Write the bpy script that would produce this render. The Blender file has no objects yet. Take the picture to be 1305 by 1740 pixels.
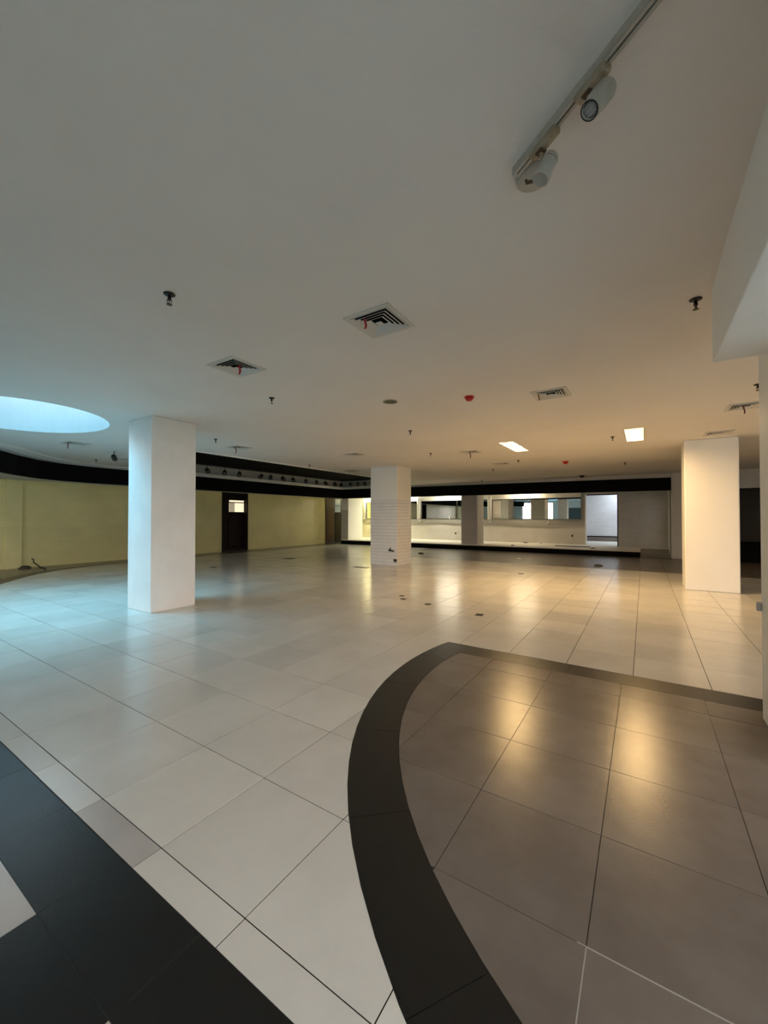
import bpy, bmesh, math, random
from mathutils import Vector, Matrix, noise
random.seed(7)
sc = bpy.context.scene
C = sc.collection
R = math.radians
# ------------------------------------------------------------------ camera
cam_d = bpy.data.cameras.new('camera'); cam = bpy.data.objects.new('camera', cam_d); C.objects.link(cam)
cam.location = (0, 0, 1.5)
cam.rotation_euler = (R(90) + math.atan(9 / 680), 0, R(33))
cam_d.sensor_fit = 'VERTICAL'; cam_d.sensor_height = 36; cam_d.lens = 680 / 1740 * 36
cam_d.clip_start = 0.02; cam_d.clip_end = 300
sc.camera = cam
# ------------------------------------------------------------------ world
SKY = (0.25, 0.73, 1.0); HORIZON = 7.6; ZENITH = 17.0
w = bpy.data.worlds.new('world'); sc.world = w; w.use_nodes = True
bg = w.node_tree.nodes['Background']; bg.inputs[1].default_value = 1.0
# overcast sky: pale near the horizon, blue and brighter overhead
_t = w.node_tree; _g = _t.nodes.new('ShaderNodeTexCoord'); _s = _t.nodes.new('ShaderNodeSeparateXYZ'); _r = _t.nodes.new('ShaderNodeMapRange'); _m = _t.nodes.new('ShaderNodeMix')
_m.data_type = 'RGBA'; _r.interpolation_type = 'SMOOTHSTEP'; _r.inputs['From Min'].default_value = .35; _r.inputs['From Max'].default_value = .80
_t.links.new(_g.outputs['Generated'], _s.inputs[0]); _t.links.new(_s.outputs['Z'], _r.inputs['Value']); _t.links.new(_r.outputs[0], _m.inputs[0])
_m.inputs[6].default_value = (*[c*HORIZON for c in (1.0, .88, .80)], 1); _m.inputs[7].default_value = (*[c*ZENITH for c in SKY], 1)
_t.links.new(_m.outputs[2], bg.inputs[0])
sc.view_settings.view_transform = 'Standard'; sc.view_settings.look = 'None'
sc.view_settings.gamma = 1; sc.view_settings.use_curve_mapping = False
sc.view_settings.exposure = 0.12
try:
    sc.cycles.use_denoising = True; sc.cycles.denoiser = 'OPENIMAGEDENOISE'
    sc.cycles.max_bounces = 10; sc.cycles.diffuse_bounces = 6; sc.cycles.glossy_bounces = 5
    sc.cycles.sample_clamp_indirect = 8; sc.cycles.caustics_reflective = False
except Exception: pass

H = 3.10                    # ceiling height
def arealight(name, loc, rot, sx, sy, power, col, parent=None, portal=False, spread=180):
    l = bpy.data.lights.new(name, 'AREA'); l.shape = 'RECTANGLE'; l.size = sx; l.size_y = sy
    l.energy = power; l.color = col; l.spread = R(spread)
    if portal: l.cycles.is_portal = True
    o = bpy.data.objects.new(name, l); C.objects.link(o); o.location = loc; o.rotation_euler = rot
    if parent is not None:
        o.parent = parent
    return o
# sky portals: the shop front openings behind the camera, and the round rooflight
FRONT = [(-12.3, -10.8), (-9.8, -9.1), (-8.5, -7.9), (.6, 4.6)]; FH = 3.08
RIGHT = (-2.2, 2.6)                                     # opening in the right wall (y range)     # openings in the front wall (x ranges)
FY = -2.6
for i, (a, b) in enumerate(FRONT):
    arealight('window_portal', ((a + b) / 2, FY - .1, FH/2), (R(-90), 0, 0), b - a, FH, 1, (1, 1, 1), portal=True)
arealight('window_portal', (5.3, sum(RIGHT)/2, 1.35), (0, R(90), 0), 2.6, RIGHT[1]-RIGHT[0], 1, (1, 1, 1), portal=True)
arealight('rooflight_portal', (-8.3, 2.17, 4.28), (0, 0, 0), 2.9, 2.6, 1, (1, 1, 1), portal=True)
WARM = (1.0, 0.63, 0.26)

# ------------------------------------------------------------------ materials
def nt(name):
    m = bpy.data.materials.new(name); m.use_nodes = True
    t = m.node_tree; return m, t, t.nodes['Principled BSDF']
def mat(name, col, rough=.6, metal=0, emit=0, ecol=None, spec=None):
    m, t, p = nt(name)
    p.inputs['Base Color'].default_value = (*col, 1); p.inputs['Roughness'].default_value = rough; p.inputs['Metallic'].default_value = metal
    if spec is not None: p.inputs['Specular IOR Level'].default_value = spec
    if emit:
        p.inputs['Emission Color'].default_value = (*(ecol or col), 1); p.inputs['Emission Strength'].default_value = emit
    return m
def noisy(name, c1, c2, scale=2.0, rough=.7, bump=.0, bscale=60, detail=5, spec=.3, cell=0, cx=-.68, metal=0, rvar=0.0):
    """two-colour noise over world position, fine bump, optional per-tile tone"""
    m, t, p = nt(name); N = t.nodes; L = t.links
    g = N.new('ShaderNodeNewGeometry')
    n = N.new('ShaderNodeTexNoise'); n.inputs['Scale'].default_value = scale; n.inputs['Detail'].default_value = detail; n.inputs['Roughness'].default_value = .6
    L.new(g.outputs['Position'], n.inputs['Vector'])
    r = N.new('ShaderNodeMix'); r.data_type = 'RGBA'; q = N.new('ShaderNodeMapRange'); q.interpolation_type = 'SMOOTHSTEP'
    q.inputs['From Min'].default_value = .25; q.inputs['From Max'].default_value = .75; L.new(n.outputs['Fac'], q.inputs['Value'])
    r.inputs[6].default_value = (*c1, 1); r.inputs[7].default_value = (*c2, 1)
    L.new(q.outputs[0], r.inputs[0])
    out = r.outputs[2]
    if cell:
        a = N.new('ShaderNodeVectorMath'); a.operation = 'SUBTRACT'; a.inputs[1].default_value = (cx, .99, -.05); L.new(g.outputs['Position'], a.inputs[0])
        d = N.new('ShaderNodeVectorMath'); d.operation = 'SCALE'; d.inputs['Scale'].default_value = 1 / .5835; L.new(a.outputs[0], d.inputs[0])
        f = N.new('ShaderNodeVectorMath'); f.operation = 'FLOOR'; L.new(d.outputs[0], f.inputs[0])
        wn = N.new('ShaderNodeTexWhiteNoise'); wn.noise_dimensions = '2D'; L.new(f.outputs[0], wn.inputs['Vector'])
        mr = N.new('ShaderNodeMapRange'); mr.inputs['To Min'].default_value = 1 - cell; mr.inputs['To Max'].default_value = 1 + cell * .5
        L.new(wn.outputs['Value'], mr.inputs['Value'])
        mx = N.new('ShaderNodeVectorMath'); mx.operation = 'SCALE'; L.new(out, mx.inputs[0]); L.new(mr.outputs[0], mx.inputs['Scale'])
        out = mx.outputs[0]
    L.new(out, p.inputs['Base Color'])
    p.inputs['Roughness'].default_value = rough; p.inputs['Specular IOR Level'].default_value = spec; p.inputs['Metallic'].default_value = metal
    if rvar:
        n3 = N.new('ShaderNodeTexNoise'); n3.inputs['Scale'].default_value = 3.5; n3.inputs['Detail'].default_value = 3; L.new(g.outputs['Position'], n3.inputs['Vector'])
        m3 = N.new('ShaderNodeMapRange'); m3.inputs['From Min'].default_value = .3; m3.inputs['From Max'].default_value = .7
        m3.inputs['To Min'].default_value = rough - rvar; m3.inputs['To Max'].default_value = rough + rvar
        L.new(n3.outputs['Fac'], m3.inputs['Value']); L.new(m3.outputs[0], p.inputs['Roughness'])
    if bump:
        n2 = N.new('ShaderNodeTexNoise'); n2.inputs['Scale'].default_value = bscale; n2.inputs['Detail'].default_value = 3; L.new(g.outputs['Position'], n2.inputs['Vector'])
        b = N.new('ShaderNodeBump'); b.inputs['Strength'].default_value = bump; b.inputs['Distance'].default_value = .004
        L.new(n2.outputs['Fac'], b.inputs['Height']); L.new(b.outputs['Normal'], p.inputs['Normal'])
    return m
def bricky(name, c1, c2, mortar, bw, bh, axis='Y', rough=.15, spec=.5, bumpd=.002, wave=.0):
    """far-off glazed wall tiles: colour, joint relief and slight waviness"""
    m, t, p = nt(name); N = t.nodes; L = t.links
    g = N.new('ShaderNodeNewGeometry'); s = N.new('ShaderNodeSeparateXYZ'); L.new(g.outputs['Position'], s.inputs[0])
    c = N.new('ShaderNodeCombineXYZ'); L.new(s.outputs[axis], c.inputs[0]); L.new(s.outputs['Z'], c.inputs[1])
    b = N.new('ShaderNodeTexBrick'); b.offset = .5; b.inputs['Scale'].default_value = 1; b.inputs['Mortar Size'].default_value = .003
    b.inputs['Brick Width'].default_value = bw; b.inputs['Row Height'].default_value = bh
    b.inputs['Color1'].default_value = (*c1, 1); b.inputs['Color2'].default_value = (*c2, 1); b.inputs['Mortar'].default_value = (*mortar, 1)
    L.new(c.outputs[0], b.inputs['Vector'])
    n = N.new('ShaderNodeTexNoise'); n.inputs['Scale'].default_value = 1.2; n.inputs['Detail'].default_value = 4; L.new(g.outputs['Position'], n.inputs['Vector'])
    mr = N.new('ShaderNodeMapRange'); mr.inputs['To Min'].default_value = .82; mr.inputs['To Max'].default_value = 1.12; L.new(n.outputs['Fac'], mr.inputs['Value'])
    mx = N.new('ShaderNodeVectorMath'); mx.operation = 'SCALE'; L.new(b.outputs['Color'], mx.inputs[0]); L.new(mr.outputs[0], mx.inputs['Scale'])
    L.new(mx.outputs[0], p.inputs['Base Color'])
    p.inputs['Roughness'].default_value = rough; p.inputs['Specular IOR Level'].default_value = spec
    n2 = N.new('ShaderNodeTexNoise'); n2.inputs['Scale'].default_value = 6; L.new(g.outputs['Position'], n2.inputs['Vector'])
    ad = N.new('ShaderNodeMath'); ad.operation = 'MULTIPLY_ADD'; ad.inputs[1].default_value = -1; L.new(b.outputs['Fac'], ad.inputs[0])
    ml = N.new('ShaderNodeMath'); ml.operation = 'MULTIPLY'; ml.inputs[1].default_value = wave; L.new(n2.outputs['Fac'], ml.inputs[0]); L.new(ml.outputs[0], ad.inputs[2])
    bp = N.new('ShaderNodeBump'); bp.inputs['Strength'].default_value = .6; bp.inputs['Distance'].default_value = bumpd
    L.new(ad.outputs[0], bp.inputs['Height']); L.new(bp.outputs['Normal'], p.inputs['Normal'])
    return m
M = {}
M['ceil'] = noisy('ceiling_paint', (.78, .735, .695), (.83, .785, .745), .6, .85, .25, 90)
M['white'] = noisy('white_paint', (.88, .87, .85), (.92, .91, .89), 1.2, .6, .15, 60, rvar=.1)
M['scuff'] = noisy('scuffed_white_paint', (.79, .79, .785), (.865, .86, .85), 2.2, .55, .2, 60, detail=4, rvar=.1)
M['fascia'] = noisy('fascia_paint', (.58, .57, .55), (.64, .63, .61), 1, .7, .1)
M['shadegrey'] = noisy('shade_grey_paint', (.40, .375, .35), (.46, .43, .40), 1, .7, .1)  # shade on the unlit platform pillar, put into its base colour
M['black'] = noisy('black_paint', (.0035, .0035, .0035), (.006, .006, .006), 2, .85, .1, spec=.1)
M['tile'] = noisy('cream_floor_tile', (.66, .645, .61), (.75, .735, .70), 1.6, .19, .12, 120, detail=4, spec=.5, cell=.10)
M['tile_grey'] = noisy('grey_floor_tile', (.46, .44, .43), (.54, .52, .505), 2.2, .26, .12, 120, detail=4, spec=.5)
M['brown'] = noisy('brown_floor_tile', (.130, .108, .096), (.185, .158, .142), 1.7, .24, .15, 110, detail=4, spec=.5, cell=.12, cx=-.18)
M['brown_far'] = noisy('taupe_floor_tile', (.16, .14, .12), (.22, .19, .165), 1.5, .27, .1, 100, detail=4, spec=.5, cell=.1)
M['dark'] = noisy('charcoal_floor_tile', (.009, .009, .009), (.014, .014, .014), 2.4, .30, .2, 150, detail=4, spec=.28)
M['grout'] = noisy('grout', (.03, .027, .025), (.05, .045, .04), 3, .9)
M['subway'] = noisy('white_wall_tile', (.84, .845, .85), (.90, .90, .90), 5, .22, .05, 40, spec=.5)
M['mortar'] = mat('mortar', (.16, .16, .165), .9)
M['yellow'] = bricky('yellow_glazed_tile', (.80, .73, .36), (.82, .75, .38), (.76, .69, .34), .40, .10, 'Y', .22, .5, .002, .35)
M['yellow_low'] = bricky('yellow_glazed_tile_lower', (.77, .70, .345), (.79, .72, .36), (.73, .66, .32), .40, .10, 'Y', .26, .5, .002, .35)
M['greytile'] = bricky('pale_grey_glazed_tile', (.52, .51, .49), (.56, .55, .53), (.34, .33, .31), .30, .10, 'X', .14, .5, .002, .5)
M['bluetile'] = bricky('white_glazed_corridor_tile', (.72, .73, .74), (.76, .77, .78), (.6, .6, .6), .30, .10, 'X', .12, .5, .0015, .3)
M['plaster'] = noisy('patched_plaster', (.62, .585, .52), (.70, .665, .60), 1.5, .8, .3, 30, detail=4)
M['ledge'] = bricky('beige_ledge_tile', (.40, .385, .335), (.44, .42, .37), (.30, .29, .26), .40, .15, 'X', .35, .4)
M['header'] = mat('white_header_paint', (.82, .80, .75), .5)
M['mirror'] = mat('mirror_glass', (.80, .84, .82), .01, 1)
M['wood'] = noisy('dark_brown_wood', (.010, .0065, .0045), (.018, .011, .008), 4, .6, .1, spec=.15)
M['redwood'] = noisy('reddish_brown_wood', (.050, .022, .014), (.075, .035, .022), 4, .45, .1, spec=.4)
M['vent'] = mat('vent_enamel', (.62, .60, .56), .5)
M['ventdark'] = mat('vent_inside', (.01, .01, .01), .9)
M['red'] = mat('red_ribbon_cloth', (.42, .012, .012), .6)
M['dullred'] = mat('dull_red_ribbon_cloth', (.16, .03, .025), .7)
M['redplastic'] = mat('red_plastic', (.50, .015, .015), .35)
M['metal'] = mat('dark_bronze_metal', (.045, .04, .035), .4, .8)
M['blackmetal'] = mat('black_metal', (.012, .012, .012), .4)
M['chrome'] = mat('chrome', (.5, .5, .5), .15, 1)
M['beige'] = noisy('aged_beige_plastic', (.42, .39, .33), (.52, .49, .43), 18, .45, .1)
M['aged'] = noisy('yellowed_plastic', (.30, .22, .13), (.46, .40, .31), 22, .5, .1)
M['stain'] = mat('brown_burn_residue', (.10, .055, .03), .8)
M['lens'] = mat('lamp_lens', (.34, .35, .36), .15, .2)
M['lamp'] = mat('lamp_white', (1, .9, .7), .5, 0, 26, (1, .74, .38))
M['reflector'] = mat('reflector_white', (.85, .82, .75), .4)
M['brass'] = noisy('tarnished_reflector', (.16, .14, .08), (.24, .21, .13), 9, .35, .0, metal=.6)
M['litpane'] = mat('lit_room_pane', (.9, .85, .7), .4, 0, .95, (1, .86, .58))
M['dimpane'] = mat('dim_room_pane', (.5, .42, .3), .4, 0, .25, (1, .85, .6))
M['greypane'] = mat('grey_glass_pane', (.22, .26, .28), .12, 0, .06, (.7, .85, 1))
M['pavement'] = noisy('pavement', (.13, .105, .085), (.16, .13, .105), 1, .9)
M['tube'] = mat('tube_lamp', (1, 1, 1), .5, 0, 14, (1, .93, .70))
M['cooltube'] = mat('cool_tube_lamp', (1, 1, 1), .5, 0, 12, (.85, .92, 1))
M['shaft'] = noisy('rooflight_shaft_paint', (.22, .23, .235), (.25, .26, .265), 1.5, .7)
M['debris'] = noisy('dusty_debris', (.05, .045, .04), (.10, .09, .08), 20, .9)
M['steel'] = mat('brushed_steel_plate', (.10, .09, .08), .4, .7)
M['teal'] = mat('dark_teal_panel', (.07, .11, .115), .35)
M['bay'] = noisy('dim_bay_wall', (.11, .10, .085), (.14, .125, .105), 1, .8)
M['brassy'] = noisy('olive_reflector', (.34, .30, .18), (.44, .40, .26), 9, .35)
M['palegrout'] = mat('pale_grout', (.30, .28, .26), .9)
M['midgrout'] = mat('grey_grout', (.075, .075, .08), .9)

# ------------------------------------------------------------------ mesh helpers
class MB:
    def __init__(s): s.v = []; s.f = []; s.mi = []; s.cur = 0
    def add(s, vs, fs):
        o = len(s.v); s.v += [tuple(x) for x in vs]; s.f += [tuple(i + o for i in f) for f in fs]; s.mi += [s.cur] * len(fs); return s
    def box(s, x0, x1, y0, y1, z0, z1, mx=None):
        vs = [Vector(p) for p in ((x0,y0,z0),(x1,y0,z0),(x1,y1,z0),(x0,y1,z0),(x0,y0,z1),(x1,y0,z1),(x1,y1,z1),(x0,y1,z1))]
        if mx: vs = [mx @ p for p in vs]
        return s.add(vs, [(0,3,2,1),(4,5,6,7),(0,1,5,4),(1,2,6,5),(2,3,7,6),(3,0,4,7)])
    def prism(s, poly, z0, z1):
        n = len(poly); vs = [(x, y, z0) for x, y in poly] + [(x, y, z1) for x, y in poly]
        return s.add(vs, [tuple(range(n))[::-1], tuple(range(n, 2 * n))] + [(i, (i + 1) % n, n + (i + 1) % n, n + i) for i in range(n)])
    def lathe(s, prof, seg=20, mx=None, caps=True):
        """prof: (r, z) list; closed ends where r == 0"""
        vs = []; n = len(prof)
        for r, z in prof:
            for k in range(seg):
                a = 2 * math.pi * k / seg; p = Vector((r * math.cos(a), r * math.sin(a), z)); vs.append(mx @ p if mx else p)
        fs = [(i*seg+k, i*seg+(k+1)%seg, (i+1)*seg+(k+1)%seg, (i+1)*seg+k) for i in range(n-1) for k in range(seg)]
        if caps: fs.append(tuple(range(seg))[::-1]); fs.append(tuple((n-1)*seg+k for k in range(seg)))
        return s.add(vs, fs)
    def tube(s, pts, r, seg=8):
        pts = [Vector(p) for p in pts]; rings = []; up = Vector((0, 0, 1))
        for i, p in enumerate(pts):
            d = (pts[min(i+1, len(pts)-1)] - pts[max(i-1, 0)]).normalized()
            a = d.cross(up if abs(d.z) < .95 else Vector((1, 0, 0))).normalized(); b = d.cross(a)
            rings.append([p + (a * math.cos(t) + b * math.sin(t)) * r for t in [2*math.pi*k/seg for k in range(seg)]])
        vs = [v for q in rings for v in q]; n = len(pts)
        fs = [(i*seg+k, i*seg+(k+1)%seg, (i+1)*seg+(k+1)%seg, (i+1)*seg+k) for i in range(n-1) for k in range(seg)]
        fs += [tuple(range(seg))[::-1], tuple((n-1)*seg+k for k in range(seg))]
        return s.add(vs, fs)
    def mesh(s, name, mats, smooth=False):
        me = bpy.data.meshes.new(name); me.from_pydata(s.v, [], s.f)
        for m in (mats if isinstance(mats, (list, tuple)) else [mats]): me.materials.append(M[m] if isinstance(m, str) else m)
        for p, i in zip(me.polygons, s.mi): p.material_index = i
        bm = bmesh.new(); bm.from_mesh(me); bmesh.ops.recalc_face_normals(bm, faces=bm.faces[:]); bm.to_mesh(me); bm.free()
        if smooth:
            for p in me.polygons: p.use_smooth = len(p.vertices) == 4
        return me
    def build(s, name, mats, parent=None, loc=None, smooth=False, bevel=0):
        o = bpy.data.objects.new(name, s.mesh(name, mats, smooth)); C.objects.link(o)
        if loc: o.location = loc
        if parent is not None: o.parent = parent
        if bevel:
            b = o.modifiers.new('bevel', 'BEVEL'); b.width = bevel; b.segments = 2; b.limit_method = 'ANGLE'
        return o
def B(x0, x1, y0, y1, z0, z1, mx=None): return MB().box(x0, x1, y0, y1, z0, z1, mx)
def struct(o, label=None):
    o['kind'] = 'structure'
    if label: o['label'] = label
    return o
def tag(o, label, cat, group=None):
    o['label'] = label; o['category'] = cat
    if group: o['group'] = group
    return o
def empty(name, loc, rz=0):
    o = bpy.data.objects.new(name, None); C.objects.link(o); o.location = loc; o.rotation_euler = (0, 0, rz); o.empty_display_size = .1; return o
def children(r): return [o for o in bpy.data.objects if o.parent is r]
def copy_tree(r, parent=None):
    c = r.copy(); C.objects.link(c); c.parent = parent
    for ch in children(r): copy_tree(ch, c)
    return c
def axis_mx(p, q):
    """matrix with +z along p->q, origin p"""
    d = (Vector(q) - Vector(p)).normalized(); return Matrix.Translation(Vector(p)) @ d.to_track_quat('Z', 'Y').to_matrix().to_4x4()

# ------------------------------------------------------------------ floor
T = .5835; X0 = -.68; Y0 = .99; G = .0028; TH = .012
CX, CY, RO, RI = 1.145, 3.75, 3.215, 2.91       # the inlaid arc
YB0, YB1 = 4.20, 4.48                            # its straight far edge
def clip(poly, nx, ny, c):
    """keep nx*x + ny*y <= c"""
    out = []
    for i in range(len(poly)):
        p, q = poly[i], poly[(i + 1) % len(poly)]; dp = nx*p[0]+ny*p[1]-c; dq = nx*q[0]+ny*q[1]-c
        if dp <= 0: out.append(p)
        if dp * dq < 0: t = dp / (dp - dq); out.append((p[0]+(q[0]-p[0])*t, p[1]+(q[1]-p[1])*t))
    return out
def area(p): return abs(sum(p[i][0]*p[(i+1)%len(p)][1]-p[(i+1)%len(p)][0]*p[i][1] for i in range(len(p))))/2 if len(p) > 2 else 0
NS = 96
def disc_planes(r, ymax):
    out = []
    for k in range(NS):
        a = 2*math.pi*(k+.5)/NS; ap = r*math.cos(math.pi/NS)
        out.append((math.cos(a), math.sin(a), CX*math.cos(a)+CY*math.sin(a)+ap))
    out.append((0, 1, ymax)); return out
def inside(poly, planes):
    for p in planes:
        poly = clip(poly, *p)
        if len(poly) < 3: return []
    return poly
def outside(poly, planes):
    out = []; cur = poly
    for (a, b, c) in planes:
        if len(cur) < 3: break
        o = clip(cur, -a, -b, -c)
        if area(o) > 1e-6: out.append(o)
        cur = clip(cur, a, b, c)
    return out
base = struct(B(-15.6, 5.2, FY - .3, 25.2, -.12, -TH + .009, None).build('floor', 'grout'))
DO = disc_planes(RO + .004, YB1 + .003); DB = disc_planes(RO, YB1); DIi = disc_planes(RI, YB0); DI = disc_planes(RI - .003, YB0 - .003)
cosy, siny = math.cos(R(33)), math.sin(R(33))
def view(x, y):
    """rough visibility and distance from where the photograph was taken"""
    X = x*cosy + y*siny; Y = -x*siny + y*cosy
    return (Y > .5 and abs(X) < Y*.97 + .5), math.hypot(x, y)
# kerb curve: dark inlay along the left wall
KP = [(-10.6, 1.2), (-11.4, 2.15), (-12.09, 2.85), (-12.85, 3.38), (-13.5, 3.95), (-14.0, 4.6), (-14.27, 5.4), (-14.3, 6.4), (-14.3, 17.6)]
tiles = []       # (poly list, material, visible, dist, full?)
def zone_mat(x, y):
    if y > 13.26 and x > -9.1: return 'brown_far'
    return 'tile'
nx0, nx1 = -26, 10
for i in range(nx0, nx1):
    for j in range(-1, 30):
        x0, x1, y0, y1 = X0 + i*T, X0 + (i+1)*T, Y0 + j*T, Y0 + (j+1)*T
        if j == -1: y0 = .865
        y1 = min(y1, 17.62)
        if y0 > 17.6: continue
        sq = [(x0+G, y0+G), (x1-G, y0+G), (x1-G, y1-G), (x0+G, y1-G)]
        cx, cy = (x0+x1)/2, (y0+y1)/2
        near = math.hypot(cx-CX, cy-CY) < RO + .6 and cy < YB1 + .5
        if near:
            ps = outside(sq, DO)
            if not ps: continue
            full = abs(sum(map(area, ps)) - area(sq)) < 1e-5
            if full: ps = [sq]
        else: ps = [sq]; full = True
        full = full and j != -1 and y1 - y0 > T - .001
        m = zone_mat(cx, cy)
        if j == -1 and i == -3: m = 'tile_grey'
        tiles.append((ps, m, view(cx, cy), full, (cx, cy)))
# brown tiles inside the arc
for i in range(-8, 10):
    for j in range(-6, 8):
        x0 = -.18 + i*T; y0 = Y0 + j*T
        sq = [(x0+G*.6, y0+G*.6), (x0+T-G*.6, y0+G*.6), (x0+T-G*.6, y0+T-G*.6), (x0+G*.6, y0+T-G*.6)]
        p = inside(sq, DI)
        if area(p) < 1e-4: continue
        tiles.append(([p], 'brown', view(x0+T/2, y0+T/2), False, (x0+T/2, y0+T/2)))
# charcoal strip and checker tiles nearest the viewer (stop at the arc)
for i in range(-26, 10):
    x0 = -1.35 + i*.5875; x1 = x0 + .5875
    for (y0, y1, k) in ((.572, .862, 0), (-.015, .57, 1), (-.6, -.017, 2), (-1.19, -.602, 3), (-1.78, -1.192, 4), (-2.6, -1.782, 5)):
        m = 'dark' if k == 0 else ('dark' if (i + k) % 2 == 0 else 'tile_grey')
        sq = [(x0+.0015, y0), (x1-.0015, y0), (x1-.0015, y1), (x0+.0015, y1)]
        ps = outside(sq, DO) if math.hypot(x0+.3-CX, (y0+y1)/2-CY) < RO + .7 else [sq]
        if ps: tiles.append((ps, m, view(x0+.3, (y0+y1)/2), False, ((x0+x1)/2, (y0+y1)/2)))
vis = sorted([t for t in tiles if t[2][0]], key=lambda t: t[2][1])[:298]
visid = set(map(id, vis)); fullmesh = {}
far = {}
for t in tiles:
    ps, m, (v, d), full, (cx, cy) = t
    tx, ty = random.gauss(0, .0013), random.gauss(0, .0013)
    if id(t) in visid:
        nm = 'floor_tile'
        if full:
            if m not in fullmesh:
                h = T/2 - G; fullmesh[m] = MB().box(-h, h, -h, h, -TH, 0).mesh('floor_tile', m)
            o = bpy.data.objects.new(nm, fullmesh[m]); C.objects.link(o)
        else:
            mb = MB()
            for p in ps: mb.prism([(x-cx, y-cy) for x, y in p], -TH, 0)
            o = mb.build(nm, m)
        o.location = (cx, cy, 0); o.rotation_euler = (tx, ty, 0); o.parent = base
        if d > 3.2 or m != 'tile': pass
    else:
        mb = far.setdefault(m, MB())
        for p in ps:
            n = len(mb.v); mb.prism(p, -TH, 0)
            mb.v[n:] = [(x, y, z + (y-cy)*tx - (x-cx)*ty) for x, y, z in mb.v[n:]]
for m, mb in far.items():
    o = mb.build('distant_floor_tiles', m, base); o['kind'] = 'stuff'
B(-15.5, 5.1, FY-.2, .8625, -.009, -.0012).build('grout_bed', 'midgrout', base)
pg = MB(); pg.box(-.1825, -.1775, .9, 1.572, -.004, .0006); pg.box(-.21, 1.9, 1.571, 1.576, -.004, .0006); pg.build('pale_grout_line', 'palegrout', base)
# the arc band: outside the inner disc, inside the outer one; charcoal segments with fine joints
def arc_pt(r, a): return (CX + r*math.cos(a), CY + r*math.sin(a))
a_end_o = math.pi - math.asin((YB1-CY)/RO); a_end_i = math.pi - math.asin((YB0-CY)/RI)
joints = [R(t) for t in (166.6, 177, 191.5, 207, 222, 237, 252, 267, 282)]
for k in range(len(joints)-1):
    a0, a1 = joints[k], joints[k+1]; n = 14
    ao = [arc_pt(RO, (a_end_o if k == 0 else a0+.0006) + ((a1-.0006)-(a_end_o if k == 0 else a0+.0006))*q/n) for q in range(n+1)]
    ai = [arc_pt(RI, (a_end_i if k == 0 else a0+.0006) + ((a1-.0006)-(a_end_i if k == 0 else a0+.0006))*q/n) for q in range(n+1)]
    mb = MB()
    for q in range(n): mb.prism([ao[q], ao[q+1], ai[q+1], ai[q]], -TH, 0)
    mb.build('border_tile', 'dark', base)
po, pi_ = arc_pt(RO, a_end_o), arc_pt(RI, a_end_i)
xs = [None, -.63, .42, 1.6, 2.8, 4.4]
for k in range(len(xs)-1):
    l = [po, pi_] if k == 0 else [(xs[k]+.001, YB1), (xs[k]+.001, YB0)]
    MB().prism([l[1], (xs[k+1]-.001, YB0), (xs[k+1]-.001, YB1), l[0]], -TH, 0).build('border_tile', 'dark', base)
# dark inlay along the left wall (thin raised skin of its own tiles)
mb = MB()
for k in range(len(KP)-1):
    (xa, ya), (xb, yb) = KP[k], KP[k+1]
    wa = .34 if k < 5 else .22; wb = .34 if k < 4 else .22
    def off(i, wd):
        p0 = Vector(KP[max(i-1, 0)]); p1 = Vector(KP[min(i+1, len(KP)-1)]); d = (p1-p0).normalized(); return (KP[i][0]-d.y*wd, KP[i][1]+d.x*wd)
    mb.prism([(xa, ya), (xb, yb), off(k+1, wb), off(k, wa)], -.01, .003)
mb.build('dark_inlay_border', 'dark', base)
mb = MB()
for k in range(len(KP)-1):
    def off(i, wd):
        p0 = Vector(KP[max(i-1, 0)]); p1 = Vector(KP[min(i+1, len(KP)-1)]); d = (p1-p0).normalized(); return (KP[i][0]-d.y*wd, KP[i][1]+d.x*wd)
    wa = .34 if k < 5 else .22; wb = .34 if k < 4 else .22
    a, b = off(k, wa), off(k+1, wb)
    mb.prism([a, b, (-15.4, b[1]), (-15.4, a[1])], -.01, .003)
mb.build('wall_side_strip', 'brown_far', base)

# ------------------------------------------------------------------ ceiling with real openings
def rect(x0, x1, y0, y1): return [(x0, y0), (x1, y0), (x1, y1), (x0, y1)]
SKYC = (-8.33, 2.17); SA, SB = 1.36, 1.15
ell = [(SKYC[0]+SA*math.cos(2*math.pi*k/64), SKYC[1]+SB*math.sin(2*math.pi*k/64)) for k in range(64)]
LAMPS = [(-2.45, 9.22), (-.14, 9.15)]; LW, LL = .29, 1.36
VENTS = [(-1.80, 2.71), (-3.62, 2.70), (-1.0, 5.50), (1.24, 7.62), (1.20, 9.80), (-7.76, 5.86), (-3.56, 9.36), (-3.56, 11.90), (-10.30, 3.62), (-6.18, 8.10), (-8.42, 10.95), (-11.95, 5.2)]
VO = .215; VI = .178
coffer = [(-9.0, 4.9), (-9.0, 14.0), (-10.3, 17.60), (-14.30, 17.60), (-14.30, 7.9)]
ceil_out = [(-10.4, 1.2), (-11.2, 2.15), (-11.85, 2.85), (-12.55, 3.38), (-13.1, 3.95), (-13.55, 4.6), (-13.75, 5.4), (-13.78, 6.9), (-14.33, 7.6), (-14.33, 17.62)]
outer = [(5.2, FY-.2), (5.2, 17.62)] + ceil_out[::-1] + [(-10.4, FY-.2)]
def fill(loops, z, name, m, parent=None):
    bm = bmesh.new(); es = []
    for lp in loops:
        vs = [bm.verts.new((x, y, z)) for x, y in lp]
        es += [bm.edges.new((vs[i], vs[(i+1) % len(vs)])) for i in range(len(vs))]
    bmesh.ops.triangle_fill(bm, use_beauty=True, use_dissolve=False, edges=es)
    me = bpy.data.meshes.new(name); bm.to_mesh(me); bm.free(); me.materials.append(M[m])
    o = bpy.data.objects.new(name, me); C.objects.link(o)
    if parent: o.parent = parent
    return o
holes = [ell, coffer]
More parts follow.
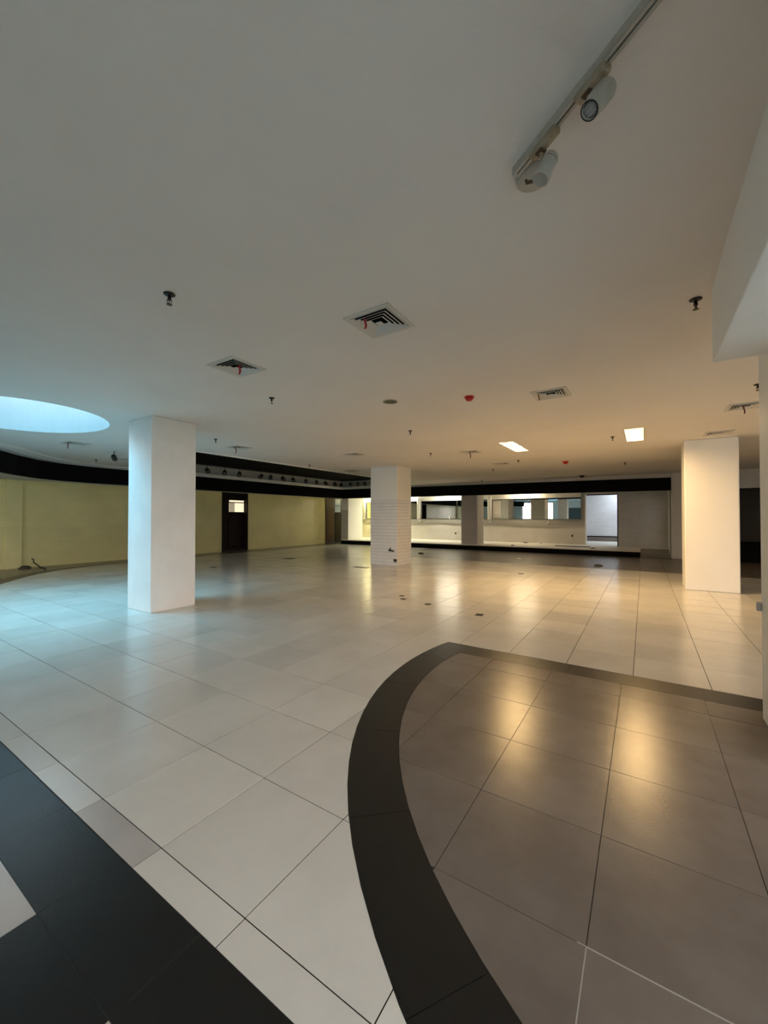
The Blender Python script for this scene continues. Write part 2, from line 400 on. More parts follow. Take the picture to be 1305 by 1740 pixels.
for (x, y) in LAMPS: holes.append(rect(x-LW/2, x+LW/2, y-LL/2, y+LL/2))
for (x, y) in VENTS[:-1]: holes.append(rect(x-VI, x+VI, y-VI, y+VI))
DL = (-2.93, 4.67); DR = .088
holes.append([(DL[0]+DR*math.cos(2*math.pi*k/24), DL[1]+DR*math.sin(2*math.pi*k/24)) for k in range(24)])
ceiling = struct(fill([outer] + holes, H, 'ceiling', 'ceil'))
def wallstrip(loop, z0, z1, name, m, parent, closed=True, thick=.05):
    mb = MB(); n = len(loop)
    for i in range(n if closed else n-1):
        (xa, ya), (xb, yb) = loop[i], loop[(i+1) % n]
        mb.add([(xa, ya, z0), (xb, yb, z0), (xb, yb, z1), (xa, ya, z1)], [(0, 1, 2, 3)])
    o = mb.build(name, m, parent); return o
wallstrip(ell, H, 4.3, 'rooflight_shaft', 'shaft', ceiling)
# roof slab above everything, open only over the rooflight
fill([rect(-16.2, 6, FY-.5, 25.6), ell], 4.3, 'roof_slab', 'black', ceiling)
# coffer: black raised soffit, white near lip
B(-14.5, -8.9, 4.8, 17.8, 3.52, 3.56).build('coffer_soffit', 'black', ceiling)
mb = MB(); lip = coffer[:3]
for (xa, ya), (xb, yb) in ((coffer[4], coffer[0]), (coffer[0], coffer[1]), (coffer[1], coffer[2])):
    mb.add([(xa, ya, H), (xb, yb, H), (xb, yb, 3.56), (xa, ya, 3.56)], [(0, 1, 2, 3)])
mb.build('coffer_side', 'black', ceiling)
mb = MB()
for (xa, ya), (xb, yb) in ((coffer[4], coffer[0]), (coffer[0], coffer[1]), (coffer[1], coffer[2])):
    d = Vector((xb-xa, yb-ya)).normalized(); nx, ny = d.y*.03, -d.x*.03
    mb.prism([(xa, ya), (xb, yb), (xb+nx, yb+ny), (xa+nx, ya+ny)], H-.035, H+.002)
mb.build('coffer_edge_bead', 'white', ceiling)

# ------------------------------------------------------------------ walls
def wall(name, *a, m='white'): return struct(B(*a).build(name, m))
# front wall behind the viewer, with shop-front openings
wf = wall('wall_front', -16, FRONT[0][0], FY-.2, FY, 0, 4.3)
B(FRONT[0][0], 4.6, FY-.2, FY, FH, 4.3).build('header', 'white', wf)
for k in range(len(FRONT)-1): B(FRONT[k][1], FRONT[k+1][0], FY-.2, FY, 0, FH).build('pier', 'white', wf)
B(4.6, 5.4, FY-.2, FY, 0, 4.3).build('solid_section', 'white', wf)
B(-7.7, -6.3, FY, FY+.05, 0, 2.45).build('door_panel', 'teal', wf)
for i, (a, b) in enumerate(FRONT):
    f = MB(); m_ = (a+b)/2
    f.box(a, a+.06, FY-.14, FY-.06, 0, FH); f.box(b-.06, b, FY-.14, FY-.06, 0, FH); f.box(m_-.03, m_+.03, FY-.14, FY-.06, 0, FH)
    f.box(a, b, FY-.14, FY-.06, FH-.06, FH); f.box(a, b, FY-.14, FY-.06, 0, .08)
    wn = struct(f.build('window_%d' % (i+1), 'blackmetal'))
wr = wall('wall_right', 5.2, 5.4, RIGHT[1], 17.9, 0, 4.3)
B(5.2, 5.4, FY-.2, RIGHT[1], 2.65, 4.3).build('header', 'white', wr)
B(5.2, 5.4, FY-.2, RIGHT[0], 0, 2.65).build('pier', 'white', wr)
struct(B(-60, 40, -60, FY-.31, -.25, -.05).build('pavement', 'pavement'))
struct(B(5.45, 60, FY-.31, 40, -.25, -.05).build('pavement', 'pavement'))
# left wall: yellow glazed tile, upper and lower courses, recess for the first door
WX = -15.4
wl = struct(B(WX-.25, WX, FY-.2, 10.78, 1.2, 2.62).build('wall_left', 'yellow'))
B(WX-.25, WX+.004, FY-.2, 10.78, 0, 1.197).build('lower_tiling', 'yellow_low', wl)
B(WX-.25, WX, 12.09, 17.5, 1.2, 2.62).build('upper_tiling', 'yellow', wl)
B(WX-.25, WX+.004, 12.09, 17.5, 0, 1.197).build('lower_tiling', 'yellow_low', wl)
B(WX-.25, WX+.01, FY-.2, 21, 2.62, 4.3).build('upper_wall', 'fascia', wl)
B(WX-.25, WX, 18.95, 21, 0, 2.62).build('platform_side_wall', 'yellow', wl)
B(WX, WX+.07, 3.72, 4.08, 0, 2.60).build('pilaster', 'yellow', wl, bevel=.01)
B(WX, WX+.035, 2.6, 3.5, 0, 2.60).build('pilaster', 'yellow', wl, bevel=.01)
# bulkhead: black band (with pale mouldings above) following the curve
def path_off(P, wd):
    out = []
    for i in range(len(P)):
        p0 = Vector(P[max(i-1, 0)]); p1 = Vector(P[min(i+1, len(P)-1)]); d = (p1-p0).normalized(); out.append((P[i][0]-d.y*wd, P[i][1]+d.x*wd))
    return out
BP = [(-10.9, 1.2), (-11.7, 2.15), (-12.4, 2.85), (-13.1, 3.38), (-13.7, 3.95), (-14.1, 4.6), (-14.28, 5.4), (-14.3, 6.4), (-14.3, 17.65)]
def band(P, wd, z0, z1, name, m, parent=None):
    Q = path_off(P, wd); mb = MB()
    for i in range(len(P)-1): mb.prism([P[i], P[i+1], Q[i+1], Q[i]], z0, z1)
    return mb.build(name, m, parent)
bk = struct(band(BP, .12, 2.56, 3.06, 'trim_1', 'black'))
# soffit between band and wall
mb = MB(); mb.add([(x, y, 2.60) for x, y in BP] + [(-15.41, y, 2.60) for x, y in BP], [(i, i+1, i+1+len(BP), i+len(BP)) for i in range(len(BP)-1)])
mb.build('soffit', 'fascia', bk)
SP = BP[:8] + [(-14.3, 7.7)]
band(path_off(SP, -.22), .40, 3.05, 3.075, 'lower_moulding', 'fascia', bk)
band(path_off(SP, -.5), .62, 3.073, 3.10, 'upper_moulding', 'white', bk)
B(-14.42, -14.16, 7.6, 17.6, 3.06, 3.20).build('coffer_moulding', 'white', bk, bevel=.02)
B(-14.42, -14.28, 7.6, 17.6, 3.20, 3.53).build('coffer_fascia', 'fascia', bk)
# beam over the platform edge (its face runs very slightly out of level)
def tilted(x0, x1, y0, y1, zb0, zb1, zt0, zt1):
    return MB().add([(x0,y0,zb0),(x1,y0,zb1),(x1,y1,zb1),(x0,y1,zb0),(x0,y0,zt0),(x1,y0,zt1),(x1,y1,zt1),(x0,y1,zt0)], [(0,3,2,1),(4,5,6,7),(0,1,5,4),(1,2,6,5),(2,3,7,6),(3,0,4,7)])
bb = struct(tilted(-14.4, .82, 17.62, 17.80, 2.56, 2.47, 3.06, 2.93).build('trim_2', 'black'))
tilted(-14.4, .82, 17.66, 17.80, 3.06, 2.93, 3.6, 3.6).build('fascia_above', 'fascia', bb)
B(-14.3, -10.3, 17.54, 17.66, 3.06, 3.2).build('coffer_moulding', 'white', bb, bevel=.02)
# white block at the right end of the beam, then the dim bay beyond
blk = struct(B(.82, 1.75, 17.62, 18.4, 0, 3.6).build('wall_back', 'fascia', bevel=.05))
B(1.75, 5.3, 17.62, 17.8, 2.47, 3.6).build('bay_fascia', 'fascia', blk)
ct = tag(B(1.76, 5.15, 17.7, 18.3, 0, .66).build('low_counter', 'black'), 'low black counter across the dim bay behind the right column', 'counter')
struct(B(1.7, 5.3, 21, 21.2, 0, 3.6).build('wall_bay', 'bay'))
struct(B(1.6, 1.75, 18.4, 21.2, 0, 3.6).build('wall_bay_side', 'fascia'))
struct(B(5.2, 5.4, 17.9, 21.2, 0, 3.6).build('wall_right_end', 'fascia'))
B(-15.6, 5.3, 17.66, 25.4, 3.58, 3.62).build('platform_soffit', 'fascia', ceiling)

# ------------------------------------------------------------------ platform
PZ = .23
pf = empty('platform', (-7, 18.5, 0)); tag(pf, 'raised platform with black riser in front of the mirrored back wall', 'platform')
def pbuild(mb, name, m, **k):
    o = mb.build(name, m, None, **k); o.parent = pf; o.matrix_parent_inverse = Matrix.Translation((7, -18.5, 0)); return o
pbuild(MB().prism([(-14.35, 17.64), (-.14, 17.70), (-.14, 19.4), (-14.35, 19.4)], 0, PZ-.03), 'riser', 'black')
pbuild(MB().prism([(-14.35, 17.62), (-.12, 17.68), (-.12, 19.5), (.85, 19.6), (.85, 19.95), (-.98, 19.95), (-.98, 20.74), (-15.15, 20.74), (-15.15, 18.97), (-14.35, 18.95)], PZ-.03, PZ), 'platform_top', 'plaster')
ramp = MB().add([(-.12, 17.75, .0), (.82, 17.95, .0), (.82, 19.6, PZ-.002), (-.12, 19.5, PZ-.002), (-.12, 19.5, 0), (.82, 19.6, 0)], [(0, 1, 2, 3), (0, 3, 4), (1, 5, 2), (3, 2, 5, 4), (0, 4, 5, 1)])
pbuild(ramp, 'ramp', 'brown_far')
# back wall of the platform: plaster dado, tiled ledge, mirrors between posts, bright header
BW = 20.75
wb = struct(B(-15.4, -2.28, BW, BW+.2, PZ, 1.12).build('wall_platform', 'plaster'))
B(-15.4, -2.28, BW+.02, BW+.2, 1.12, 3.6).build('upper_wall', 'plaster', wb)
# ledge strip with a ragged lower edge
xs_ = [-15.4 + 13.12*k/60 for k in range(61)]
def low(x): return 1.14 + .07*math.exp(-((x+9.6)/.45)**2) - .07*math.exp(-((x+4.2)/1.3)**2) + .012*noise.noise(Vector((x*3, 0, 0)))
mb = MB(); n = len(xs_)
mb.add([(x, BW-.03, low(x)) for x in xs_] + [(x, BW-.03, 1.40) for x in xs_] + [(x, BW+.02, low(x)) for x in xs_] + [(x, BW+.02, 1.40) for x in xs_],
       [(i, i+1, n+i+1, n+i) for i in range(n-1)] + [(n+i, n+i+1, 3*n+i+1, 3*n+i) for i in range(n-1)] + [(i, 2*n+i, 2*n+i+1, i+1) for i in range(n-1)])
mb.build('tiled_ledge', 'ledge', wb)
B(-15.4, -2.47, BW-.06, BW+.02, 2.44, 2.72).build('header_board', 'header', wb)
B(-2.47, -2.28, BW-.02, BW+.02, 1.4, 3.6).build('end_margin', 'ledge', wb)
B(-2.30, -2.25, BW-.07, BW+.2, PZ, 2.56).build('door_trim', 'white', wb)
for x in (-14.9, -10.99, -6.79):
    pbm = MB().lathe([(.11, 1.38), (.11, 2.46), (.13, 2.5), (.13, 2.66)], 20, Matrix.Translation((x, BW-.10, 0)))
    pbm.build('half_round_post', 'header', wb, smooth=True)
def mirror(x0, x1, ang, label):
    r = empty('wall_mirror', ((x0+x1)/2, BW-.02, 1.41)); tag(r, label, 'mirror', 'mirrors along the back wall')
    wd = (x1-x0); g = B(-wd/2, wd/2, -.004, .004, .012, 1.01).build('mirror_glass', 'mirror', r); g.rotation_euler = (0, 0, ang)
    f = MB(); f.box(-wd/2, wd/2, -.02, .03, 0, .014); f.box(-wd/2, wd/2, -.02, .03, 1.008, 1.022); f.box(-wd/2, -wd/2+.012, -.02, .03, 0, 1.02); f.box(wd/2-.012, wd/2, -.02, .03, 0, 1.02)
    f.build('mirror_frame', 'steel', r)
    return r
mirror(-14.8, -11.12, 0, 'mirror partly hidden behind the tiled column, left end of the back wall')
mirror(-10.86, -8.66, R(.5), 'narrow dark mirror between the tiled column and the platform pillar')
mirror(-8.64, -6.90, R(.5), 'mirror panel half hidden behind the platform pillar')
mirror(-6.68, -2.47, R(-1.5), 'widest mirror, right of the platform pillar, reflecting the tiled column')
# corridor seen through the doorway
dr = struct(B(-.97, -.93, 20.0, 20.8, PZ, 2.56).build('door_3', 'white'))
B(-2.30, -.93, BW, BW+.2, 2.52, 3.6).build('lintel', 'black', dr)
B(-2.28, -.97, BW-.02, BW, 2.56, 3.6).build('lintel_face', 'fascia', dr)
B(-.97, .9, 20.0, 20.2, PZ, 2.56).build('wall_tiled', 'greytile')['kind'] = 'structure'
B(-.97, .9, 19.96, 20.2, 2.56, 3.6).build('wall_above_tiling', 'fascia')['kind'] = 'structure'
B(.82, .9, 17.8, 20.2, 0, 3.6).build('wall_end', 'fascia')['kind'] = 'structure'
B(-4.2, 1.0, 20.74, 24.3, PZ-.03, PZ).build('corridor_floor', 'plaster')['kind'] = 'structure'
cw = struct(B(-4.2, 1.0, 24.2, 24.4, PZ+.26, 3.6).build('wall_corridor', 'bluetile'))
B(-4.2, 1.0, 24.10, 24.4, PZ, PZ+.22).build('corridor_step', 'brown_far', cw)
B(-4.2, 1.0, 24.14, 24.4, PZ+.22, PZ+.27).build('corridor_skirting', 'black', cw)
B(-4.3, -4.2, 20.9, 24.4, PZ, 3.6).build('corridor_left_side', 'bluetile', cw)
B(1.0, 1.1, 20.0, 24.4, PZ, 3.6).build('corridor_right_side', 'bluetile', cw)
B(-.97, 1.0, 20.95, 21.0, PZ, 3.6).build('corridor_near_side', 'bluetile', cw)

# ------------------------------------------------------------------ doors on the left wall
d1 = struct(B(WX-.32, WX-.24, 10.70, 12.16, 0, 2.66).build('door_1', 'wood'))
B(WX-.25, WX+.03, 10.76, 10.82, 0, 2.60).build('jamb', 'wood', d1)
B(WX-.25, WX+.03, 12.05, 12.11, 0, 2.60).build('jamb', 'wood', d1)
B(WX-.25, WX+.02, 10.8, 12.08, 2.54, 2.62).build('door_head', 'wood', d1)
B(WX-.24, WX-.19, 10.82, 11.22, 0, 2.54).build('door_leaf', 'wood', d1, bevel=.008)
B(WX-.24, WX-.17, 11.24, 12.06, 0, 1.74).build('door_leaf', 'wood', d1, bevel=.008)
B(WX-.24, WX-.17, 11.24, 12.06, 2.27, 2.54).build('top_rail', 'wood', d1, bevel=.008)
pn = B(WX-.22, WX-.20, 11.28, 12.05, 1.74, 2.27).build('lit_window_pane', 'litpane', d1); pn['label'] = 'bright lit glass in the dark door'
B(WX-.205, WX-.195, 11.28, 11.55, 1.74, 2.18).build('dim_pane_part', 'dimpane', d1)  # dimmer left part of the lit pane, weak glow set in its material
B(WX-.22, WX-.16, 11.26, 12.06, 2.15, 2.19).build('glazing_bar', 'wood', d1)
tag(B(WX+.004, WX+.03, 11.48, 11.62, .10, .22).build('wall_socket', 'white', bevel=.006), 'small white socket low on the dark door recess', 'socket')
bpy.data.objects['wall_socket'].location.x = -.2
d2 = struct(B(WX-.05, WX-.01, 17.45, 18.98, 0, 2.66).build('door_2', 'wood'))
B(WX-.01, WX+.03, 17.52, 18.30, 0, 2.58).build('door_leaf', 'redwood', d2, bevel=.008)
B(WX-.01, WX+.03, 18.33, 18.92, 0, 1.78).build('door_leaf', 'wood', d2, bevel=.008)
B(WX-.01, WX+.01, 18.35, 18.88, 1.80, 2.58).build('glass_pane', 'greypane', d2)
B(WX-.01, WX+.03, 18.33, 18.92, 2.17, 2.20).build('glazing_bar', 'blackmetal', d2)
B(WX-.01, WX+.04, 18.88, 18.95, 0, 2.60).build('jamb', 'blackmetal', d2)

# ------------------------------------------------------------------ columns
def column(x0, x1, y0, y1, z0, z1, label, m='white', bevel=.012):
    o = B(x0, x1, y0, y1, z0, z1).build('column', m, bevel=bevel); return tag(o, label, 'column', 'square columns of the hall')
column(-7.19, -6.45, 3.26, 4.0, 0, H, 'square white column at left, lit pale blue on its left face', 'scuff')
column(.71, 1.58, 10.38, 11.15, 0, H, 'square cream-white column at right, warmly lit by the ceiling lamps', bevel=.02)
column(.73, 1.5, 3.28, 4.05, 0, H, 'white column cut off by the right edge, nearest to the viewer')
column(-7.28, -6.5, 17.95, 18.85, PZ, 3.58, 'shade-darkened square pillar standing on the raised platform between the mirrors', 'shadegrey')
cp = column(-14.6, -14.1, 17.98, 19.36, PZ, 3.58, 'pale pillar at the far left end of the platform, beside the brown door')
B(-14.6, -14.1, 17.965, 17.98, PZ, 1.92).build('tiled_lower_half', 'greytile', cp)
# tiled column
cc = empty('column', (-6.88, 11.0, 0)); tag(cc, 'square column clad to two thirds in small white tiles, mid hall', 'column', 'square columns of the hall')
def cbuild(mb, name, m, **k):
    o = mb.build(name, m, None, **k); o.parent = cc; o.location = k.get('loc', (0, 0, 0)); o.matrix_parent_inverse = Matrix.Translation((6.88, -11.0, 0)); return o
cx0, cx1, cy0, cy1 = -7.36, -6.39, 10.56, 11.45
cbuild(B(cx0, cx1, cy0, cy1, 0, 2.04), 'tile_backing', 'mortar')
cbuild(B(cx0-.006, cx1+.006, cy0-.006, cy1+.006, 2.04, H), 'plain_upper_shaft', 'white', bevel=.008)
bh, bwid = .102, .205; rows = 20
def col_tiles():
    for face in ('front', 'right', 'back', 'left'):
        L0, L1 = (cx0, cx1) if face in ('front', 'back') else (cy0, cy1)
        for r in range(rows):
            u = L0 - (bwid/2 if r % 2 else 0) - .006
            while u < L1 - .01:
                a, b = max(u, L0-.008)+.0025, min(u+bwid, L1+.008)-.0025; u += bwid
                if b - a < .015: continue
                yield face, a, b, r*bh+.003, (r+1)*bh-.0015
far_t = MB(); tmesh = {}
for face, a, b, z0, z1 in col_tiles():
    e = .008 + random.uniform(-.0008, .0008)
    bx = {'front': (a, b, cy0-e, cy0, z0, z1), 'back': (a, b, cy1, cy1+e, z0, z1), 'right': (cx1, cx1+e, a, b, z0, z1), 'left': (cx0-e, cx0, a, b, z0, z1)}[face]
    if face in ('front', 'right'):
        key = (face, round(b-a, 3)); c = ((bx[0]+bx[1])/2, (bx[2]+bx[3])/2, (z0+z1)/2)
        if key not in tmesh:
            tmesh[key] = MB().box(bx[0]-c[0], bx[1]-c[0], bx[2]-c[1], bx[3]-c[1], z0-c[2], z1-c[2]).mesh('wall_tile', 'subway')
        o = bpy.data.objects.new('wall_tile', tmesh[key]); C.objects.link(o); o.parent = cc
        o.location = (c[0]+6.88, c[1]-11.0, c[2])
    else: far_t.box(*bx)
o = cbuild(far_t, 'far_face_tiles', 'subway'); o['kind'] = 'stuff'
# pipe stubs on the tiled column
pt = MB().tube([(-6.60, cy0-.005, .47), (-6.60, cy0-.06, .47)], .03, 10); pt.tube([(-6.66, cy0-.05, .48), (-6.46, cy0-.05, .455)], .022, 10); pt.tube([(-6.60, cy0-.05, .47), (-6.60, cy0-.05, .56)], .016, 8)
tag(pt.build('pipe_tap', 'blackmetal', smooth=True), 'black tap stub sticking out low on the tiled column', 'tap')
pt = MB().tube([(-6.42, cy0-.005, .17), (-6.42, cy0-.07, .17)], .045, 12); pt.tube([(-6.46, cy0-.06, .21), (-6.42, cy0-.06, .20), (-6.40, cy0-.06, .12)], .02, 8)
tag(pt.build('pipe_stub', 'blackmetal', smooth=True), 'black pipe stub at the bottom corner of the tiled column', 'pipe')

# near dropped beam over the viewer's right
bm_ = tag(B(.41, 1.6, FY, 3.58, 2.577, H+.02).build('ceiling_beam', 'white', bevel=.006), 'deep white dropped beam along the right, above the nearest column', 'beam')

# ------------------------------------------------------------------ ceiling lamps
def troffer(x, y, label):
    r = empty('ceiling_lamp', (x, y, H)); tag(r, label, 'lamp', 'recessed ceiling lamps')
    f = MB(); w2, l2 = LW/2, LL/2
    for a in ((-w2-.02, -w2, -l2-.02, l2+.02), (w2, w2+.02, -l2-.02, l2+.02), (-w2, w2, -l2-.02, -l2), (-w2, w2, l2, l2+.02)): f.box(*a, -.006, .004)
    f.build('frame', 'vent', r)
    h = MB()
    for a in ((-w2-.004, -w2, -l2, l2), (w2, w2+.004, -l2, l2), (-w2, w2, -l2-.004, -l2), (-w2, w2, l2, l2+.004)): h.box(*a, 0, .10)
    h.box(-w2, w2, -l2, l2, .10, .104); h.build('housing', 'reflector', r)
    for k in (-.45, 0, .45):
        b = MB().lathe([(.0, .045), (.05, .045), (.075, .06), (.085, .09), (.085, .1)], 20, Matrix.Translation((0, k, 0))).build('bulb', 'lamp', r, smooth=True)
    for k in (-.225, .225): B(-w2, w2, k-.004, k+.004, .03, .10).build('divider', 'reflector', r)
    arealight('lamp_light', (0, 0, .042), (0, 0, 0), LW*.86, LL*.92, 69, WARM, r)
    return r
troffer(*LAMPS[0], 'glowing recessed ceiling lamp, the slanting one nearer the tiled column')
troffer(*LAMPS[1], 'glowing recessed ceiling lamp nearer the right-hand column')
# downlight, unlit
r = empty('downlight', (DL[0], DL[1], H)); tag(r, 'unlit round recessed downlight with a brassy inside', 'downlight')
MB().lathe([(.105, 0), (.105, -.006), (.088, -.008), (.088, 0)], 28, None, False).build('trim_ring', 'brassy', r, smooth=True)
mb = MB(); pr = [(.088, 0), (.084, .05), (.07, .10), (.04, .13)]
for i in range(3):
    for k in range(28):
        a0, a1 = 2*math.pi*k/28, 2*math.pi*(k+1)/28; (r0, z0), (r1, z1) = pr[i], pr[i+1]
        mb.add([(r0*math.cos(a0), r0*math.sin(a0), z0), (r0*math.cos(a1), r0*math.sin(a1), z0), (r1*math.cos(a1), r1*math.sin(a1), z1), (r1*math.cos(a0), r1*math.sin(a0), z1)], [(0, 1, 2, 3)])
mb.build('reflector', 'brassy', r); MB().lathe([(.0, .128), (.042, .13)], 20).build('lamp_base', 'metal', r)

# ------------------------------------------------------------------ vents
def vent_make():
    r = empty('air_vent', (0, 0, H))
    f = MB(); o_, i_ = VO, VI
    for a in ((-o_, -i_, -o_, o_), (i_, o_, -o_, o_), (-i_, i_, -o_, -i_), (-i_, i_, i_, o_)): f.box(*a, -.010, 0)
    f.build('frame', 'vent', r)
    # square louvre rings, sloping outwards as they rise
    for k, s in enumerate((.150, .118, .086, .054)):
        m = MB(); zb, zt = -.014, .001; b = s + .027; t = s; th = .003
        for q in range(4):
            mx = Matrix.Rotation(q*math.pi/2, 4, 'Z')
            v = [mx @ Vector(p) for p in ((-b, -b, zb), (b, -b, zb), (t, -t, zt), (-t, -t, zt), (-b, -b, zb+th), (b, -b, zb+th), (t, -t, zt+th), (-t, -t, zt+th))]
            m.add(v, [(0, 1, 2, 3), (4, 7, 6, 5), (0, 4, 5, 1)])
        m.build('louvre', 'vent', r)
    B(-.026, .026, -.026, .026, -.018, -.012).build('centre_plate', 'vent', r)
    pm = MB(); z = .16
    for a in ((-i_, -i_+.003, -i_, i_), (i_-.003, i_, -i_, i_), (-i_, i_, -i_, -i_+.003), (-i_, i_, i_-.003, i_)): pm.box(*a, 0, z)
    pm.box(-i_, i_, -i_, i_, z, z+.003); pm.build('duct_neck', 'ventdark', r)
    return r
vlabels = [
 'large square air vent nearest the viewer, a red ribbon at its left side',
 'square air vent ahead-left with a straight red ribbon near its right corner',
 'square air vent above and between the two glowing lamps',
 'square air vent half hidden by the nearest right column, above the right column',
 'thin-looking air vent just above the top of the right-hand column',
 'flat-looking air vent just right of the top of the blue-lit column',
 'air vent left of the slanting glowing lamp, small ribbon beneath',
 'distant air vent below the slanting glowing lamp',
 'air vent just below the round rooflight at left',
 'distant air vent up and left of the tiled column',
 'distant air vent at the black coffer edge, beside the tiled column',
 'air vent half hidden behind the left edge of the blue-lit column']
proto = vent_make()
for i, ((x, y), lb) in enumerate(zip(VENTS, vlabels)):
    o = proto if i == 0 else copy_tree(proto)
    o.location = (x, y, H if i < 11 else H-.001); tag(o, lb, 'vent', 'square ceiling air vents')
def ribbon(x, y, ln, w_, m, label, curl=.02, rz=R(33), lean=0.0):
    mb = MB(); n = 10; L_ = []; 
    for k in range(n+1):
        t = k/n; L_.append((-w_/2 + curl*math.sin(t*3)*t + lean*t, .006*math.sin(t*5), -.012 - ln*t))
    vs = L_ + [(a + w_*(1-.15*(k/n)), b+.002, c) for k, (a, b, c) in enumerate(L_)]
    back = [(a, b+.0012, c) for a, b, c in vs]; m_ = len(L_)
    mb.add(vs+back, [(i, i+1, m_+i+1, m_+i) for i in range(n)] + [(2*m_+i, 3*m_+i, 3*m_+i+1, 2*m_+i+1) for i in range(n)])
    o = mb.build('ribbon', m, smooth=False); o.location = (x, y, H); o.rotation_euler = (0, 0, rz); tag(o, label, 'ribbon', 'ribbons tied to the air vents'); return o
ribbon(-1.86, 2.58, .085, .018, 'red', 'curled red ribbon hanging from the large nearest air vent', .02)
ribbon(-3.53, 2.66, .10, .022, 'red', 'straight red ribbon hanging from the air vent ahead-left')
ribbon(-1.13, 5.40, .08, .016, 'dullred', 'short dark ribbon at the left corner of the vent above the lamps')
ribbon(1.20, 7.52, .12, .026, 'dullred', 'dark red ribbon under the vent by the nearest right column')
ribbon(-7.78, 5.78, .13, .022, 'dullred', 'small red ribbon under the vent right of the blue-lit column')
ribbon(-3.52, 9.24, .16, .025, 'dullred', 'small dark red ribbon left of the slanting glowing lamp', .03)
ribbon(-10.26, 3.45, .13, .02, 'dullred', 'dark ribbon under the vent below the round rooflight')
ribbon(-8.46, 10.75, .14, .022, 'beige', 'pale ribbon under the vent beside the tiled column')

# ------------------------------------------------------------------ sprinklers and detectors
def sprinkler_make():
    r = empty('sprinkler', (0, 0, H))
    MB().lathe([(.038, 0), (.040, -.004), (.030, -.011), (.014, -.013)], 20).build('escutcheon', 'metal', r, smooth=True)
    MB().lathe([(.011, -.010), (.011, -.034), (.014, -.036), (.014, -.044), (.006, -.046)], 12).build('body', 'metal', r, smooth=True)
    a = MB()
    for s in (-1, 1): a.tube([(s*.011, 0, -.038), (s*.017, 0, -.052), (s*.012, 0, -.066), (0, 0, -.074)], .0028, 6)
    a.tube([(0, 0, -.044), (0, 0, -.07)], .003, 6)
    a.build('frame_arms', 'metal', r, smooth=True)
    MB().lathe([(.019, -.074), (.020, -.0765), (.0, -.078)], 16).build('deflector', 'metal', r)
    return r
SPR = [((-2.84, 1.55), 'dark ceiling sprinkler nearest the viewer, upper left of the picture'),
 ((.33, 3.69), 'dark ceiling sprinkler left of the dropped white beam'),
 ((-4.17, 3.66), 'sprinkler below-right of the vent with the straight red ribbon'),
 ((1.16, 6.47), 'sprinkler against the edge of the nearest right column'),
 ((-3.61, 6.45), 'sprinkler right below the unlit round downlight'),
 ((-7.33, 4.97), 'sprinkler just right of the top of the blue-lit column'),
 ((-4.45, 8.99), 'small sprinkler above-right of the tiled column, left of a ribboned vent'),
 ((-.51, 9.12), 'sprinkler beside the squarer glowing lamp'),
 ((-2.94, 11.44), 'small sprinkler below the slanting glowing lamp'),
 ((-4.18, 13.08), 'tiny sprinkler below the distant vent, right of the tiled column'),
 ((-.45, 13.63), 'tiny sprinkler below the squarer glowing lamp, far ceiling'),
 ((-8.56, 9.0), 'tiny sprinkler above the row of black spotlights'),
 ((-12.75, 4.95), 'tiny sprinkler on the pale moulding left of the blue-lit column'),
 ((-5.85, 16.77), 'tiny sprinkler close to the black beam, right of the tiled column')]
sp = sprinkler_make()
for i, ((x, y), lb) in enumerate(SPR):
    o = sp if i == 0 else copy_tree(sp)
    o.location = (x, y, H); o.rotation_euler = (0, 0, random.uniform(0, 3)); tag(o, lb, 'sprinkler', 'ceiling sprinklers')
def detector(x, y, s, m, label):
    r = empty('fire_alarm', (x, y, H)); tag(r, label, 'alarm')
    MB().lathe([(.055*s, 0), (.056*s, -.012*s), (.05*s, -.016*s)], 24).build('base', m, r, smooth=True)
    MB().lathe([(.046*s, -.014*s), (.042*s, -.034*s), (.028*s, -.048*s), (.012*s, -.053*s), (0, -.053*s)], 24).build('dome', m, r, smooth=True)
detector(-1.93, 5.05, 1.15, 'redplastic', 'red round fire alarm on the ceiling, left of the square vent')
detector(-1.87, 12.42, 1.5, 'redplastic', 'small distant red fire alarm near the black beam')
detector(-1.98, 16.97, 1.6, 'metal', 'dark round detector on the far ceiling by the black beam')

# ------------------------------------------------------------------ near track with spots
d_ = Vector((.794, -.607, 0)); n_ = Vector((.607, .794, 0))
T0 = Vector((-.475, 1.845, 0)); L_ = 2.2
ta = math.atan2(d_.y, d_.x)
tr = empty('lighting_track', (T0.x, T0.y, H), ta); tag(tr, 'pale lighting track with dark groove running to the top edge', 'track')
t_ = MB(); t_.box(0, L_, -.017, -.006, -.034, 0); t_.box(0, L_, .006, .017, -.034, 0); t_.box(0, L_, -.006, .006, -.012, 0); t_.box(0, L_, -.017, -.004, -.036, -.031); t_.box(0, L_, .004, .017, -.036, -.031)
t_.build('rail', 'beige', tr)
B(.0, L_, -.006, .006, -.018, -.013).build('conductor_groove', 'blackmetal', tr)
B(-.012, .004, -.018, .018, -.037, 0).build('end_cap', 'beige', tr, bevel=.003)
# feed plate at the end of the track
fp = empty('ceiling_rose', (-.425, 1.925, H)); tag(fp, 'round beige plate with a black slot at the end of the track', 'ceiling rose')
MB().lathe([(.074, 0), (.076, -.012), (.072, -.028), (.06, -.032), (0, -.032)], 32).build('plate', 'beige', fp, smooth=True)
s_ = MB(); s_.box(-.030, .030, -.007, .007, -.0345, -.031); s_.box(-.034, -.022, -.013, -.005, -.0345, -.031); s_.box(.020, .032, .004, .014, -.0345, -.031)
so = s_.build('slot', 'blackmetal', fp); so.rotation_euler = (0, 0, R(15)); so.scale = (1, 1.5, 1)
